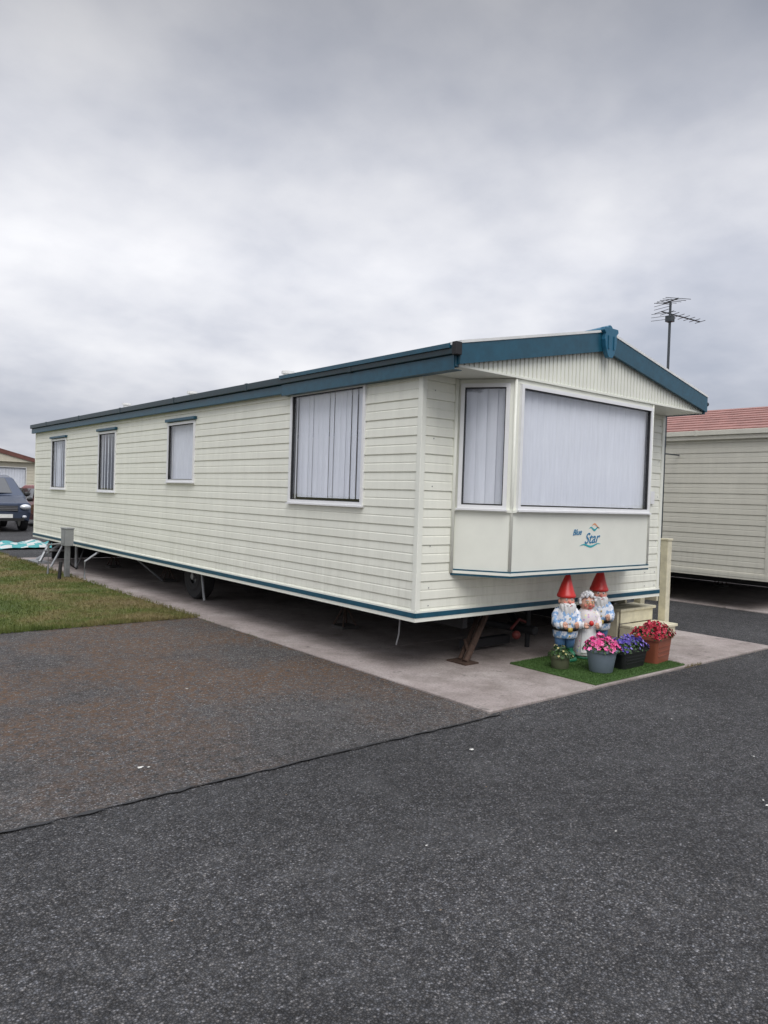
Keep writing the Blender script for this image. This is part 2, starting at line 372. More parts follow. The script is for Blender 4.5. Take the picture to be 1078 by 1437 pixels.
def caravan(name,x0,x1,y0,y1,zb=.5,zt=2.55,clad='clad',roof='roof',trim='teal',gutter='tealdk',side=(),front=(),bay=None,oh=.42,wheel_y=(9.4,),rise=.40,eave=2.69,wx=.62,light_block=True):
    P=empty(name)
    L=y1-y0; W=x1-x0; xm=(x0+x1)/2
    TS=frameT((x0,y0),(0,1),(-1,0)); TF=frameT((x0,y0),(1,0),(0,-1)); TR=frameT((x1,y0),(0,1),(1,0)); TB=frameT((x0,y1),(1,0),(0,1))
    mb=MB()
    clipwall(mb,TS,L,zb,zt,[(a,b,c,d) for a,b,c,d,*_ in side]); 
    clipwall(mb,TF,W,zb,zt,[(a,b,c,d) for a,b,c,d,*_ in front]+([bay] if bay else []))
    clipwall(mb,TR,L,zb,zt,[]); clipwall(mb,TB,W,zb,zt,[])
    mb.obj('clad_walls',M[clad],P)
    mb=MB(); mb.box((x0+.03,y0+.05,zb-.003),(x1-.03,y1-.03,zb+.05))
    if light_block:   # unseen dark panels, far side and rear, added to block light underneath
        mb.box((x1-.10,y0+.5,.03),(x1-.06,y1-.1,zb-.175)); mb.box((x1-.10,y0+.5,zb-.175),(x1-.062,y1-.1,zb-.01))
        mb.box((x0+.3,y1-.16,.03),(x1-.105,y1-.12,zb-.01))
    mb.obj('floor_and_light_blockers',M['dark'],P)
    mb=MB()
    for (x,y) in ((x0,y0),(x1,y0),(x0,y1),(x1,y1)):
        sx=-1 if x==x0 else 1; sy=-1 if y==y0 else 1
        mb.box((min(x+sx*.019,x-sx*.035),min(y+sy*.019,y-sy*.035),zb-.01),(max(x+sx*.019,x-sx*.035),max(y+sy*.019,y-sy*.035),zt))
    mb.obj('corner_trims',M['panel'] if clad=='clad' else M[clad],P,bevel=.006)
    mb=MB()
    e=.022
    for T,LL in ((TS,L),(TF,W),(TR,L),(TB,W)):
        mb.box((-e,.0,zb-.03),(LL+e,.024,zb+.004),1,T)
        mb.box((-e,.0,zb+.004),(LL+e,.028,zb+.045),0,T)
        mb.box((-e,.0,zb+.045),(LL+e,.024,zb+.060),1,T)
    mb.obj('bottom_trim',[M[trim],M['panel'] if clad=='clad' else M[clad]],P)
    ex0,ex1=x0-.06,x1+.06; ya,yb=y0-oh-.03,y1+.08; th=.045
    mb=MB()
    for xe in (ex0,ex1):
        q=[(xe,eave),(xm,eave+rise),(xm,eave+rise-th),(xe,eave-th)]
        vs=[(x,y,z) for y in (ya,yb) for x,z in q]
        mb.add(vs,[(0,1,5,4),(2,3,7,6),(3,0,4,7),(0,3,2,1),(4,5,6,7)])
        if roof!='roof':   # tile courses
            for i in range(9):
                t0=(i+.0)/9; t1=(i+1)/9; xa=xe+(xm-xe)*t0; xb=xe+(xm-xe)*t1
                za=eave+rise*t0; zb2=eave+rise*t1
                q=[(xa,za+.022),(xb,zb2+.006),(xb,zb2+.001),(xa,za+.001)]
                vs=[(x,y,z) for y in (ya,yb) for x,z in q]
                mb.add(vs,[(0,1,5,4),(3,0,4,7),(0,3,2,1),(4,5,6,7)])
    mb.obj('roof_sheet',M[roof],P)
    mb=MB()
    for y,dy in ((ya-.03,.029),(yb+.001,.03)):
        for xe in (ex0,ex1):
            q=[(xe,eave+.010),(xm,eave+rise+.010),(xm,eave+rise-.165),(xe,eave-.15)]
            vs=[(x,yy,z) for yy in (y,y+dy) for x,z in q]
            mb.add(vs,[(0,1,5,4),(2,3,7,6),(3,0,4,7),(0,3,2,1),(4,5,6,7)])
    mb.obj('barge_boards',M[trim],P)
    mb=MB()
    for xe in (ex0,ex1):
        vs=[(xe,ya-.036,eave+.011),(xm,ya-.036,eave+rise+.011),(xm,ya+.10,eave+rise+.011),(xe,ya+.10,eave+.011)]; vs+=[(a,b,c+.022) for a,b,c in vs]
        mb.add(vs,[(0,1,5,4),(1,2,6,5),(2,3,7,6),(3,0,4,7),(4,5,6,7),(0,3,2,1)])
    mb.obj('roof_lip',M['rooflip'] if roof=='roof' else M[roof],P)
    mb=MB()
    for xe,s in ((ex0,-1),(ex1,1)):
        xa,xb=sorted((xe,xe+s*.05)); mb.box((xa,ya,eave-.075),(xb,yb,eave-.002),1)
        xa,xb=sorted((xe+s*.018,xe-s*.02)); mb.box((xa,ya,zt-.03),(xb,yb,eave-.077),0)
    y=ya+1.3
    while y<yb:
        mb.box((ex0-.054,y,eave-.080),(ex0-.0,y+.05,eave+.003),1); y+=1.9
    mb.obj('gutters',[M[trim],M[gutter]],P,bevel=.006)
    mb=MB(); mb.box((ex0+.03,ya+.01,zt-.022),(ex1-.03,y0+.02,zt-.004)); 
    mb.box((ex0+.03,y0+.021,zt-.010),(x0+.03,yb-.02,zt+.004)); mb.box((x1-.03,y0+.021,zt-.010),(ex1-.03,yb-.02,zt+.004))
    mb.obj('soffit',M['panel'] if clad=='clad' else M[clad],P)
    mb=MB()
    for yy,s in ((ya+.03,-1),(y1,1)):
        x=ex0+.05; w=.055
        while x<ex1-.07:
            def ht(q):
                t=1-abs(q-xm)/(xm-ex0); return eave+rise*t-.06
            for (a,b,o) in ((x,x+w*.72,.010),(x+w*.72,x+w,.0)):
                y=yy+s*o
                mb.add([(a,y,zt-.02),(b,y,zt-.02),(b,y,ht(b)),(a,y,ht(a))],[(0,1,2,3)])
            for a,(o1,o2) in ((x,(0,.010)),(x+w*.72,(.010,0))):
                mb.add([(a,yy+s*o1,zt-.02),(a,yy+s*o2,zt-.02),(a,yy+s*o2,ht(a)),(a,yy+s*o1,ht(a))],[(0,1,2,3)])
            x+=w
    mb.obj('ribbed_gables',M['panel'] if clad=='clad' else M[clad],P)
    for w in side: window(TS,w[0],w[1],w[2],w[3],P,**(w[4] if len(w)>4 else {}))
    for w in front: window(TF,w[0],w[1],w[2],w[3],P,**(w[4] if len(w)>4 else {}))
    chassis(P,x0,x1,y0,y1,zb,wheel_y,wx)
    return P
X0,X1,Y0,Y1=4.17,7.88,4.59,15.97
P=caravan('static_caravan',X0,X1,Y0,Y1,wheel_y=(9.45,),wx=.42,
  side=[(.74,1.98,1.41,2.52,dict(slat=.088,gap=.10,ang=2,drop=.015,jit=6)),
        (4.20,5.02,1.60,2.38,dict(hood=True,slat=.085,ang=-12)),
        (6.94,7.72,1.43,2.38,dict(hood=True,slat=.15,gap=.25,ang=20,jit=8)),
        (9.41,10.29,1.44,2.36,dict(hood=True,slat=.12,gap=.12,ang=10,jit=8))],
  bay=(.40,3.06,.88,2.545))
mb=MB(); mb.box((X0-.088,Y0-.44,2.505),(X0-.0795,6.65,2.612)); mb.box((X0-.092,Y0-.44,2.500),(X0-.0,6.65,2.5045)); mb.box((X0-.125,Y0-.42,2.664),(X0-.112,6.65,2.70)); mb.obj('lounge_fascia',M['teal'],P)
by=Y0-.42; bl=(4.56,Y0),(4.84,by); br=(6.95,by),(7.23,Y0)
def bayT(a,b):
    d=(Vector(b)-Vector(a)); L=d.length; d/=L; return frameT(a,(d.x,d.y),(d.y,-d.x)),L
TL,LL=bayT(bl[0],bl[1]); TC,LC=bayT(bl[1],br[0]); TRt,LR=bayT(br[0],br[1])
mb=MB()
zl,zs,ztp=.87,1.40,2.525
for T,L in ((TL,LL),(TC,LC),(TRt,LR)):
    mb.box((0,-.03,zl),(L,.0,zs),0,T)
    mb.box((0,-.03,2.49),(L,.0,ztp),0,T)
    mb.box((-.004,-.03,zs),(L+.004,.022,zs+.022),0,T)
    mb.box((0,-.03,zs+.022),(.05,.0,2.49),0,T); mb.box((L-.05,-.03,zs+.022),(L,.0,2.49),0,T)
mb.add([(4.56,Y0,zl),(7.23,Y0,zl),(6.95,by,zl),(4.84,by,zl)],[(0,1,2,3)])
mb.obj('bay_panels',M['panel'],P)
mb=MB()
for T,L in ((TL,LL),(TC,LC),(TRt,LR)):
    mb.box((-.008,.0,zl-.022),(L+.008,.016,zl-.004),0,T)
    mb.box((-.008,.0,zl-.004),(L+.008,.020,zl+.020),1,T)
    mb.box((-.008,.0,zl+.020),(L+.008,.016,zl+.032),0,T)
mb.obj('bay_bottom_trim',[M['teal'],M['panel']],P)
mb=MB()
for p in (bl[1],br[0]): mb.tube([(p[0],p[1],zl),(p[0],p[1],ztp)],.014,0,10)
mb.tube([(4.55,Y0-.015,zl),(4.55,Y0-.015,ztp)],.018,0,10)
mb.obj('bay_corner_beads',M['panel'],P,smooth=True)
window(TL,.045,LL-.045,1.425,2.485,P,'bay_side_window',slat=.085,ang=-8)
window(TC,.05,LC-.03,1.425,2.485,P,'bay_front_window',slat=.088,ang=-10)
window(TRt,.045,LR-.045,1.425,2.485,P,'bay_side_window',slat=.085,ang=-10)
xm=(X0+X1)/2; yf=Y0-.45-.03
mb=MB()
sh=[(.105,3.13),(.115,3.10),(.085,3.07),(.095,3.02),(.08,2.95),(.055,2.89),(.03,2.855)]
vs=[]
for y in (yf-.045,yf):
    vs+=[(xm-w,y,z) for w,z in sh]+[(xm+w,y,z) for w,z in sh[::-1]]
n=14; mb.add(vs,[tuple(range(n)),tuple(range(2*n-1,n-1,-1))]+[(i,n+i,n+(i+1)%n,(i+1)%n) for i in range(n)])
mb.box((xm-.05,yf-.055,2.93),(xm-.035,yf-.046,3.06)); mb.box((xm+.035,yf-.055,2.93),(xm+.05,yf-.046,3.06))
mb.tube([(xm,yf-.03,3.115),(xm,yf+.5,3.105)],[.045,.03],0,12)
mb.obj('ridge_finial',simple('blue_finial',(.02,.13,.22),.4),P,bevel=.008)
mb=MB(); mb.tube([(X1+.05,Y0-.43,2.63),(X1+.15,Y0-.43,2.64)],.025,0,10); mb.box((X0-.128,Y0-.50,2.605),(X0-.062,Y0-.452,2.705)); mb.obj('gutter_ends',M['dark'],P,bevel=.005)
mb=MB()
for x,y,h in ((4.62,7.4,2.90),(4.62,9.9,2.885),(4.7,12.6,2.93)):
    mb.tube([(x,y,2.72),(x,y,h-.03)],.05,0,14); mb.tube([(x,y,h-.03),(x,y,h)],.075,0,14)
mb.obj('roof_vents',M['rooflip'],P)
lb=simple('logo_blue',(.03,.20,.38),.4); lt=simple('logo_teal',(.04,.40,.45),.4); lo=simple('logo_orange',(.75,.35,.18),.4)
def txt(s,u,z,size,m,name):
    c=bpy.data.curves.new(name,'FONT'); c.body=s; c.size=size; c.shear=.45; c.extrude=.0008; c.offset=.0012
    o=bpy.data.objects.new(name,c); lk(o,P); o.location=(bl[1][0]+u,by-.003,z); o.rotation_euler=(math.pi/2,math.radians(-3),0); c.materials.append(m)
txt('Blue',.85,1.205,.075,lb,'logo_text_upper'); txt('Star',1.03,1.125,.14,lb,'logo_text_lower')
mb=MB()
def stroke(pts,w,mi):
    vs=[]
    for i,(u,z) in enumerate(pts):
        t=i/(len(pts)-1); ww=w*math.sin(math.pi*t)*.5+.001
        vs+=[(bl[1][0]+u,by-.0025,z-ww),(bl[1][0]+u,by-.0025,z+ww)]
    mb.add(vs,[(2*i,2*i+2,2*i+3,2*i+1) for i in range(len(pts)-1)],mi)
stroke([(.96+.03*i,1.105+.012*math.sin(i*.8)+i*.0008) for i in range(12)],.018,0)
stroke([(1.10+.02*i,1.265+.014*math.sin(i*1.1)) for i in range(9)],.020,1)
stroke([(1.14+.016*i,1.29+.02*math.sin(i*.6)) for i in range(9)],.016,2)
mb.obj('logo_swoosh',[lt,lt,lo],P)
mb=MB()
for z in (.60,.75,1.1,1.6,2.0,2.4):
    for x in (4.30,7.6,7.8): mb.sph((x,Y0-.013,z),(.006,.004,.006),0,6)
mb.box((7.60,Y0-.035,1.52),(7.70,Y0-.012,1.66),1)
mb.obj('wall_fixings',[M['steel'],M['white']],P)
mb=MB()
mb.tube([(4.90,4.70,.03),(5.42,4.90,.48)],.032,0,8); mb.tube([(4.93,4.80,.03),(5.46,5.02,.48)],.022,0,8)
mb.box((4.82,4.62,.022),(4.99,4.86,.035)); mb.tube([(4.97,4.73,.10),(5.05,4.86,.19)],.015,0,6)
mb.obj('corner_steady',M['rust'],P)
mb=MB()
mb.tube([(4.92,6.4,.38),(5.95,5.05,.20)],.035,0,8); mb.tube([(7.15,6.4,.38),(6.05,5.05,.20)],.035,0,8)
mb.tube([(6.0,5.15,.20),(6.0,4.80,.20)],.045,0,10); mb.tube([(6.0,4.9,.02),(6.0,4.9,.40)],.025,0,10); mb.sph((5.78,4.86,.17),.045,1)
mb.tube([(5.70,4.86,.24),(5.84,4.88,.32),(5.96,4.9,.28)],.014,1,8)
mb.box((5.2,5.0,.06),(5.85,5.08,.14),0)
mb.obj('drawbar',[M['dark'],simple('faded_red_metal',(.16,.03,.025),.6)],P)
mb=MB(); mb.tube([(4.32,4.95,.5),(4.32,4.96,.30),(4.31,4.98,.20)],.007,0,8); mb.tube([(4.4,9.0,.47),(4.4,8.9,.08)],.018,0,8)
mb.tube([(4.35,13.9,.5),(4.35,13.9,.02)],.030,0,10); mb.tube([(4.45,11.6,.47),(4.9,11.4,.05)],.016,0,8); mb.obj('waste_pipes',M['steel'],P)
mb=MB()
mb.tube([(4.28,15.2,.46),(4.02,15.0,.05)],.03,0,8); mb.tube([(4.6,15.2,.46),(4.1,15.5,.05)],.03,0,8)
mb.box((3.95,14.9,.0225),(4.2,15.6,.05)); mb.tube([(4.0,14.2,.03),(4.25,14.3,.46)],.022,0,8); mb.tube([(4.05,14.8,.28),(4.5,14.8,.28)],.02,0,8)
mb.obj('rear_steadies',M['steel'],P)
# ------------------------------------------------------------------ neighbouring caravans
def dk(**k): d=dict(slat=.12,gap=.1); d.update(k); return d
caravan('static_caravan',11.02,14.8,4.72,16.2,clad='clad2',roof='pinkroof',trim='clad2',gutter='clad2',rise=.56,eave=2.66,
        side=[(3.2,4.0,1.5,2.35,dk()),(6.5,7.3,1.5,2.35,dk())],front=[(.5,1.5,1.3,2.35,dk()),(1.65,3.2,1.3,2.35,dk())],oh=.2,wheel_y=(9.9,10.7))
caravan('static_caravan',5.95,9.7,37.4,47,clad='clad3',roof='redroof',trim='redroof',gutter='rooflip',rise=.5,eave=2.66,
        side=[(1,2,1.4,2.4,dk())],front=[(.35,1.75,1.3,2.3,dk()),(2.0,3.4,1.3,2.3,dk())],oh=.2,wheel_y=(42,))
caravan('static_caravan',-2.2,1.6,37.8,47,clad='clad2',roof='roof',trim='tealdk',gutter='tealdk',
        side=[(1,2,1.4,2.4,dk())],front=[(.35,1.75,1.3,2.3,dk()),(2.0,3.4,1.3,2.3,dk())],oh=.2,wheel_y=(42,))
# ------------------------------------------------------------------ steps & deck
W=empty('wooden_steps')
mb=MB()
sx0,sx1=7.32,8.04
for i,(y,z) in enumerate(((4.42,.17),(4.70,.34))):
    for k in range(2): mb.box((sx0,y-.02+k*.15,z-.03),(sx1,y+.12+k*.15,z))
    mb.box((sx0+.035,y+.0,.024 if i==0 else .175),(sx1-.035,y+.022,z-.031))
mb.box((sx0+.0,4.43,.024),(sx0+.03,4.69,.138)); mb.box((sx1-.03,4.43,.024),(sx1,4.69,.138))
mb.box((sx0+.0,4.72,.024),(sx0+.03,4.98,.308)); mb.box((sx1-.03,4.72,.024),(sx1,4.98,.308))
mb.obj('treads',M['cream_wood'],W,bevel=.004)
mb=MB()
y=5.05
while y<9: mb.box((7.97,y,.46),(8.75,y+.135,.49)); y+=.142
for x in (7.98,8.68): mb.box((x,5.05,.30),(x+.04,9,.458))
for x,yy,t in ((8.07,4.58,1.10),(8.07,4.90,1.14),(8.70,7,.458),(8.70,8.9,.458)):
    mb.box((x,yy,.024),(x+.09,yy+.09,t)) 
    if t>1: mb.box((x-.01,yy-.01,t+.001),(x+.10,yy+.10,t+.025))
mb.box((8.085,4.672,.96),(8.145,4.898,1.04))
mb.obj('deck_and_posts',M['cream_wood'],W,bevel=.004)
# ------------------------------------------------------------------ service pedestal
E=empty('utility_meter_pedestal')
gb=simple('grey_plastic_box',(.27,.28,.28),.5)
mb=MB(); mb.box((3.76,12.60,.53),(3.89,12.83,.80)); mb.box((3.75,12.59,.801),(3.90,12.84,.82)); mb.box((3.753,12.63,.56),(3.758,12.80,.77)); mb.obj('meter_box',gb,E,bevel=.008)
mb=MB()
mb.box((3.80,12.66,0),(3.86,12.72,.53),0); mb.tube([(3.83,12.8,.0),(3.83,12.8,.53)],.02,0,8)
mb.tube([(3.85,12.75,.5),(3.94,12.9,.2),(4.1,13.1,.1),(4.3,13.3,.45)],.014,1,8)
mb.tube([(3.7,13.3,.0),(3.7,13.3,.50),(4.1,13.4,.52)],.022,0,8); mb.tube([(3.62,12.4,.0),(3.64,12.4,.30)],.028,1,8)
mb.tube([(3.98,12.3,.02),(3.98,12.3,.3),(4.2,12.3,.45)],.02,0,8)
mb.obj('pipes_and_post',[M['steel'],M['dark']],E)
# ------------------------------------------------------------------ antenna
A=empty('tv_antenna',(10.57,6.12,0))
mb=MB()
mb.tube([(0,0,.02),(0,0,4.60)],.019,0,8)
def yagi(z,dirv,L,n,el,tilt=0,off=.35):
    d=Vector(dirv).normalized(); c=Vector((-d.y,d.x,0))
    a=Vector((0,0,z))-d*L*off; b=a+d*L+Vector((0,0,tilt)); mb.tube([a,b],.010,0,6)
    for i in range(n):
        p=a.lerp(b,i/(n-1)); l=el*(1-.35*i/n); mb.tube([p-c*l,p+c*l],.005,0,5)
yagi(4.44,(.9,-.35,0),.72,8,.16,-.08,.22)
yagi(4.60,(.5,.8,0),.45,5,.20,.03,.5)
for k in (-1,1):
    for j in range(3): mb.tube([(-.22,.02-.16*k,4.44+k*(.04+.05*j)),(-.15,.18*k,4.44+k*(.04+.05*j))],.004,0,5)
mb.box((-.05,-.05,4.30),(.05,.05,4.39)); mb.tube([(.03,0,4.30),(.03,0,3.0),(.035,0,2.4)],.006,1,6)
mb.tube([(0,0,2.3),(.43,0,2.3)],.012,0,6)
mb.obj('mast_and_elements',[simple('weathered_aluminium',(.08,.09,.10),.5,.5),M['dark']],A)
# ------------------------------------------------------------------ cars
def car(loc,rz,paint,h=1.0):
    C=empty('parked_car',loc,rz)
    pm=simple('car_paint',paint,.22,.3,var=.05,spec=.7); li=simple('headlamp_lens',(.7,.72,.75),.1,.3); tr=simple('black_trim',(.02,.02,.02),.5); wh=simple('number_plate_white',(.8,.8,.75),.5); al=simple('alloy',(.5,.5,.52),.3,.8)
    prof=[(0,.35),(0.02,.60),(.12,.86),(.75,1.02),(1.05,1.08),(1.75,1.62),(2.2,1.70),(3.6,1.68),(4.15,1.5),(4.35,1.0),(4.4,.55),(4.35,.33)]
    hw=[.78,.84,.86,.87,.87,.66,.63,.63,.68,.82,.84,.80]
    mb=MB(); n=len(prof); fr=(-1,-.92,-.5,0,.5,.92,1); vs=[]
    for f in fr:
        for (y,z),w in zip(prof,hw):
            zz=z*h-(.05 if abs(f)==1 else 0); vs.append((f*w,y+.18*abs(f)**3*(1 if y<1 else -.3),zz))
    fs=[(i*n+j,(i+1)*n+j,(i+1)*n+j+1,i*n+j+1) for i in range(6) for j in range(n-1)]
    mb.add(vs,fs,0)
    for s in (-1,1):
        sv=[]
        for (y,z),w in zip(prof,hw): sv.append((s*w,y+.18*(1 if y<1 else -.3),z*h-.05))
        mb.add(sv,[tuple(range(n)) if s>0 else tuple(range(n-1,-1,-1))],0)
    mb.obj('body',pm,C,bevel=.03)
    mb=MB()
    ws=lambda f,t,e:(f*(.85+(.66-.85)*t)*.93,1.05+.7*t-e+.13*abs(f)**3,(1.08+.54*t)*h+.005+e*.6)
    g=[]
    for t in (.08,.35,.65,.93): g.append([ws(f,t,.03) for f in (-1,-.6,-.2,.2,.6,1)])
    vs=[p for r in g for p in r]; mb.add(vs,[(i*6+j,i*6+j+1,(i+1)*6+j+1,(i+1)*6+j) for i in range(3) for j in range(5)])
    for s in (-1,1):
        for a,b,c_,d in ((1.35,2.25,1.80,2.25),(2.33,3.2,2.33,3.2),(3.28,4.1,3.28,3.85)):
            mb.add([(s*.875,a,1.08*h),(s*.875,b,1.08*h),(s*.69,d,1.55*h),(s*.69,c_,1.55*h)],[(0,1,2,3)])
    mb.obj('glass',M['carglass'],C)
    mb=MB()
    for s in (-1,1):
        mb.sph((s*.66,.13,.74*h),(.17,.12,.09),0,14)
        mb.sph((s*.62,.06,.45*h),(.07,.05,.05),0,10)
    mb.box((-.26,-.035,.42*h),(.26,-.02,.53*h),1)
    mb.box((-.42,.01,.62*h),(.42,.05,.78*h),2); mb.box((-.6,-.018,.33*h),(.6,.03,.41*h),2)
    for k in range(3): mb.box((-.40,-.0,(.64+.045*k)*h),(.40,.012,(.655+.045*k)*h),3)
    for s in (-1,1): mb.sph((s*.98,1.25,1.12*h),(.10,.06,.08),2,10)
    mb.obj('lights_and_grille',[li,wh,tr,al],C)
    mb=MB()
    for x in (-.76,.76):
        for y in (.85,3.5):
            mb.tube([(x-.1,y,.33),(x+.1,y,.33)],.325,0,28); mb.tube([(x-.106,y,.33),(x+.106,y,.33)],.20,1,10)
    mb.obj('wheels',[M['tyre'],al],C,bevel=.01)
car((5.72,25.4,.004),0,(.035,.05,.085),1.06)
car((8.15,26.9,.004),0,(.24,.02,.02),.88)
def lump(name,cx,cy,rx,ry,h,m,seed):
    n=26;vs=[];fs=[];mi=[]
    for i in range(n):
        for j in range(n):
            u=-1+2*i/(n-1);v=-1+2*j/(n-1); k=max(0,1-(u*u+v*v)*.7)
            z=.018+h*k*(.35+.9*abs(noise.noise(Vector((u*2.2+seed,v*2.2,seed)))))
            vs.append((cx+u*rx+.06*noise.noise(Vector((u*3,v*3,seed+2))),cy+v*ry,z))
    for i in range(n-1):
        for j in range(n-1): fs.append((i*n+j,(i+1)*n+j,(i+1)*n+j+1,i*n+j+1)); mi.append(1 if noise.noise(Vector((i*.35,j*.35,seed)))>.12 else 0)
    mesh(name,vs,fs,m,None,True,mi)
lump('folded_tarpaulin',4.75,19.0,1.0,.5,.28,[simple('teal_pvc',(.03,.28,.28),.4),simple('white_pvc',(.5,.52,.5),.4)],3)
# ------------------------------------------------------------------ mat
def matmat():
    m,nt,ns,ls,b=newmat('artificial_turf'); v=coords(nt)
    c=ramp(nt,[(.3,(.03,.075,.012)),(.7,(.075,.15,.03))],noi(nt,v,45,4,.7)).outputs[0]
    ls.new(c,b.inputs['Base Color']); b.inputs['Roughness'].default_value=.8; bump(nt,b,noi(nt,v,120,3,.7),.9,.008); return m
mt=matmat()
mb=MB(); mb.box((5.23,3.55,.024),(6.64,4.46,.034))
for i in range(26000):
    x=random.uniform(5.23,6.64);y=random.uniform(3.55,4.46);a=random.random()*6.28;w=.0022
    mb.add([(x-w*math.cos(a),y-w*math.sin(a),.033),(x+w*math.cos(a),y+w*math.sin(a),.033),(x+random.gauss(0,.006),y+random.gauss(0,.006),.033+random.uniform(.008,.016))],[(0,1,2)])
mb.obj('artificial_grass_mat',mt)
Z=.036
# ------------------------------------------------------------------ plants & pots
leafm=simple('leaf_green',(.05,.115,.025),.5,var=.5,scale=40); leafd=simple('leaf_dark',(.03,.07,.02),.5,var=.4,scale=40)
soil=simple('soil',(.04,.028,.02),.95,bmp=.6)
def foliage(mb,cx,cy,z,rx,ry,h,nf,nl,fr,fi,li,box_=False):
    def pt():
        while True:
            u,v=random.uniform(-1,1),random.uniform(-1,1)
            if box_ or u*u+v*v<1: break
        k=1-(max(abs(u),abs(v))**3 if box_ else (u*u+v*v))*.8
        return cx+u*rx,cy+v*ry,k,u,v
    for i in range(nl):
        x,y,k,u,v=pt(); zz=z+h*k*random.uniform(.0,.95); s=random.uniform(.012,.024)
        n=Vector((u+random.gauss(0,.5),v+random.gauss(0,.5),random.uniform(.2,1.2))).normalized()
        a=n.orthogonal().normalized(); a=Matrix.Rotation(random.random()*6.28,3,n)@a; b=n.cross(a)
        c=Vector((x,y,zz)); mb.add([c-a*s,c-b*s*.45+n*.003,c+a*s,c+b*s*.45+n*.003],[(0,1,2,3)],li+(i%2))
    for i in range(nf):
        x,y,k,u,v=pt(); zz=z+h*k*random.uniform(.62,1.08); s=fr*random.uniform(.7,1.2)
        n=Vector((u*.9+random.gauss(0,.3),v*.9+random.gauss(0,.3)-.25,random.uniform(.4,1.1))).normalized()
        a=n.orthogonal().normalized(); a=Matrix.Rotation(random.random()*6.28,3,n)@a; b=n.cross(a); c=Vector((x,y,zz))
        vs=[c-n*.3*s]; m=10
        for j in range(m):
            t=6.283*j/m; r=s*(1.0 if j%2==0 else .62); vs.append(c+a*math.cos(t)*r+b*math.sin(t)*r+n*random.uniform(0,.3)*s)
        mb.add(vs,[(0,1+j,1+(j+1)%m) for j in range(m)],fi+random.choice((0,0,1)))
def roundpot(name,x,y,r0,r1,h,m,flow,fr,nf,nl,fh,rim=.012,spread=1.2):
    P=empty(name,(x,y,Z))
    mb=MB(); mb.lathe([(0,0),(r0*.95,0),(r0,.006),(r1-.006,h-.03),(r1+rim*.5,h-.028),(r1+rim,h-.02),(r1+rim,h-.003),(r1+rim-.004,h),(r1-.006,h),(r1-.012,h-.03)],n=32)
    mb.lathe([(r1-.012,h-.025),(0,h-.018)],mi=1,n=32)
    mb.obj('pot',[m,soil],P,smooth=True).modifiers.new('es','EDGE_SPLIT')
    mb=MB(); foliage(mb,0,0,h-.02,r1*spread,r1*spread,fh,nf,nl,fr,0,2)
    mb.obj('flowers',[flow[0],flow[1],leafm,leafd],P)
def troughpot(name,x,y,rz,L,Wd,h,m,flow,fr,nf,nl,fh):
    P=empty(name,(x,y,Z),rz)
    mb=MB(); a,b=L/2,Wd/2; t=.84
    def ring(sx,sy,z,n=6):
        r=.03; out=[]
        for cx,cy,s in ((sx-r,sy-r,0),(-sx+r,sy-r,1),(-sx+r,-sy+r,2),(sx-r,-sy+r,3)):
            for k in range(n): an=math.pi/2*(s+k/(n-1)); out.append((cx+r*math.cos(an),cy+r*math.sin(an),z))
        return out
    rs=[ring(a*t,b*t,0),ring(a*.97,b*.97,h-.035),ring(a+.008,b+.008,h-.033),ring(a+.01,b+.01,h-.004),ring(a,b,h),ring(a-.012,b-.012,h),ring(a-.016,b-.016,h-.03)]
    vs=[p for r in rs for p in r]; n=24
    mb.add(vs,[(i*n+j,i*n+(j+1)%n,(i+1)*n+(j+1)%n,(i+1)*n+j) for i in range(len(rs)-1) for j in range(n)]+[tuple(range(n-1,-1,-1))],0)
    mb.add(ring(a-.014,b-.014,h-.022),[tuple(range(24))],1)
    for s in (-1,1):
        for k in range(3):
            z=h*.25+k*h*.17; w=b*(t+(.97-t)*z/h)
            mb.box((-a*.7,min(s*(w+.001),s*(w+.006)),z),(a*.7,max(s*(w+.001),s*(w+.006)),z+.008),0)
    mb.obj('trough',[m,soil],P)
    mb=MB(); foliage(mb,0,0,h-.02,a*1.05,b*1.15,fh,nf,nl,fr,0,2,box_=True)
    mb.obj('flowers',[flow[0],flow[1],leafm,leafd],P)
pk=(simple('pink_petals',(.75,.09,.30),.6,var=.2,scale=30),simple('light_pink_petals',(.85,.25,.48),.6,var=.2))
pu=(simple('purple_petals',(.10,.07,.38),.6,var=.3),simple('lilac_petals',(.30,.22,.62),.6,var=.2))
rd=(simple('red_petals',(.40,.012,.035),.6,var=.3,scale=30),simple('crimson_petals',(.60,.05,.10),.6,var=.2))
ol=(simple('cream_petals',(.5,.45,.2),.6),leafm)
roundpot('flower_pot',5.67,3.80,.10,.135,.205,simple('grey_blue_plastic',(.19,.23,.28),.4),pk,.024,120,380,.14)
roundpot('flower_pot',5.46,4.08,.075,.09,.12,simple('mossy_stoneware',(.10,.11,.06),.7,bmp=.4),ol,.012,20,260,.11,rim=.006)
troughpot('flower_trough',6.06,3.80,math.radians(1),.42,.20,.17,simple('black_plastic',(.018,.018,.02),.35),pu,.018,180,550,.12)
troughpot('flower_trough',6.50,3.80,math.radians(8),.36,.24,.25,simple('terracotta_plastic',(.26,.075,.04),.5),rd,.020,260,450,.13)
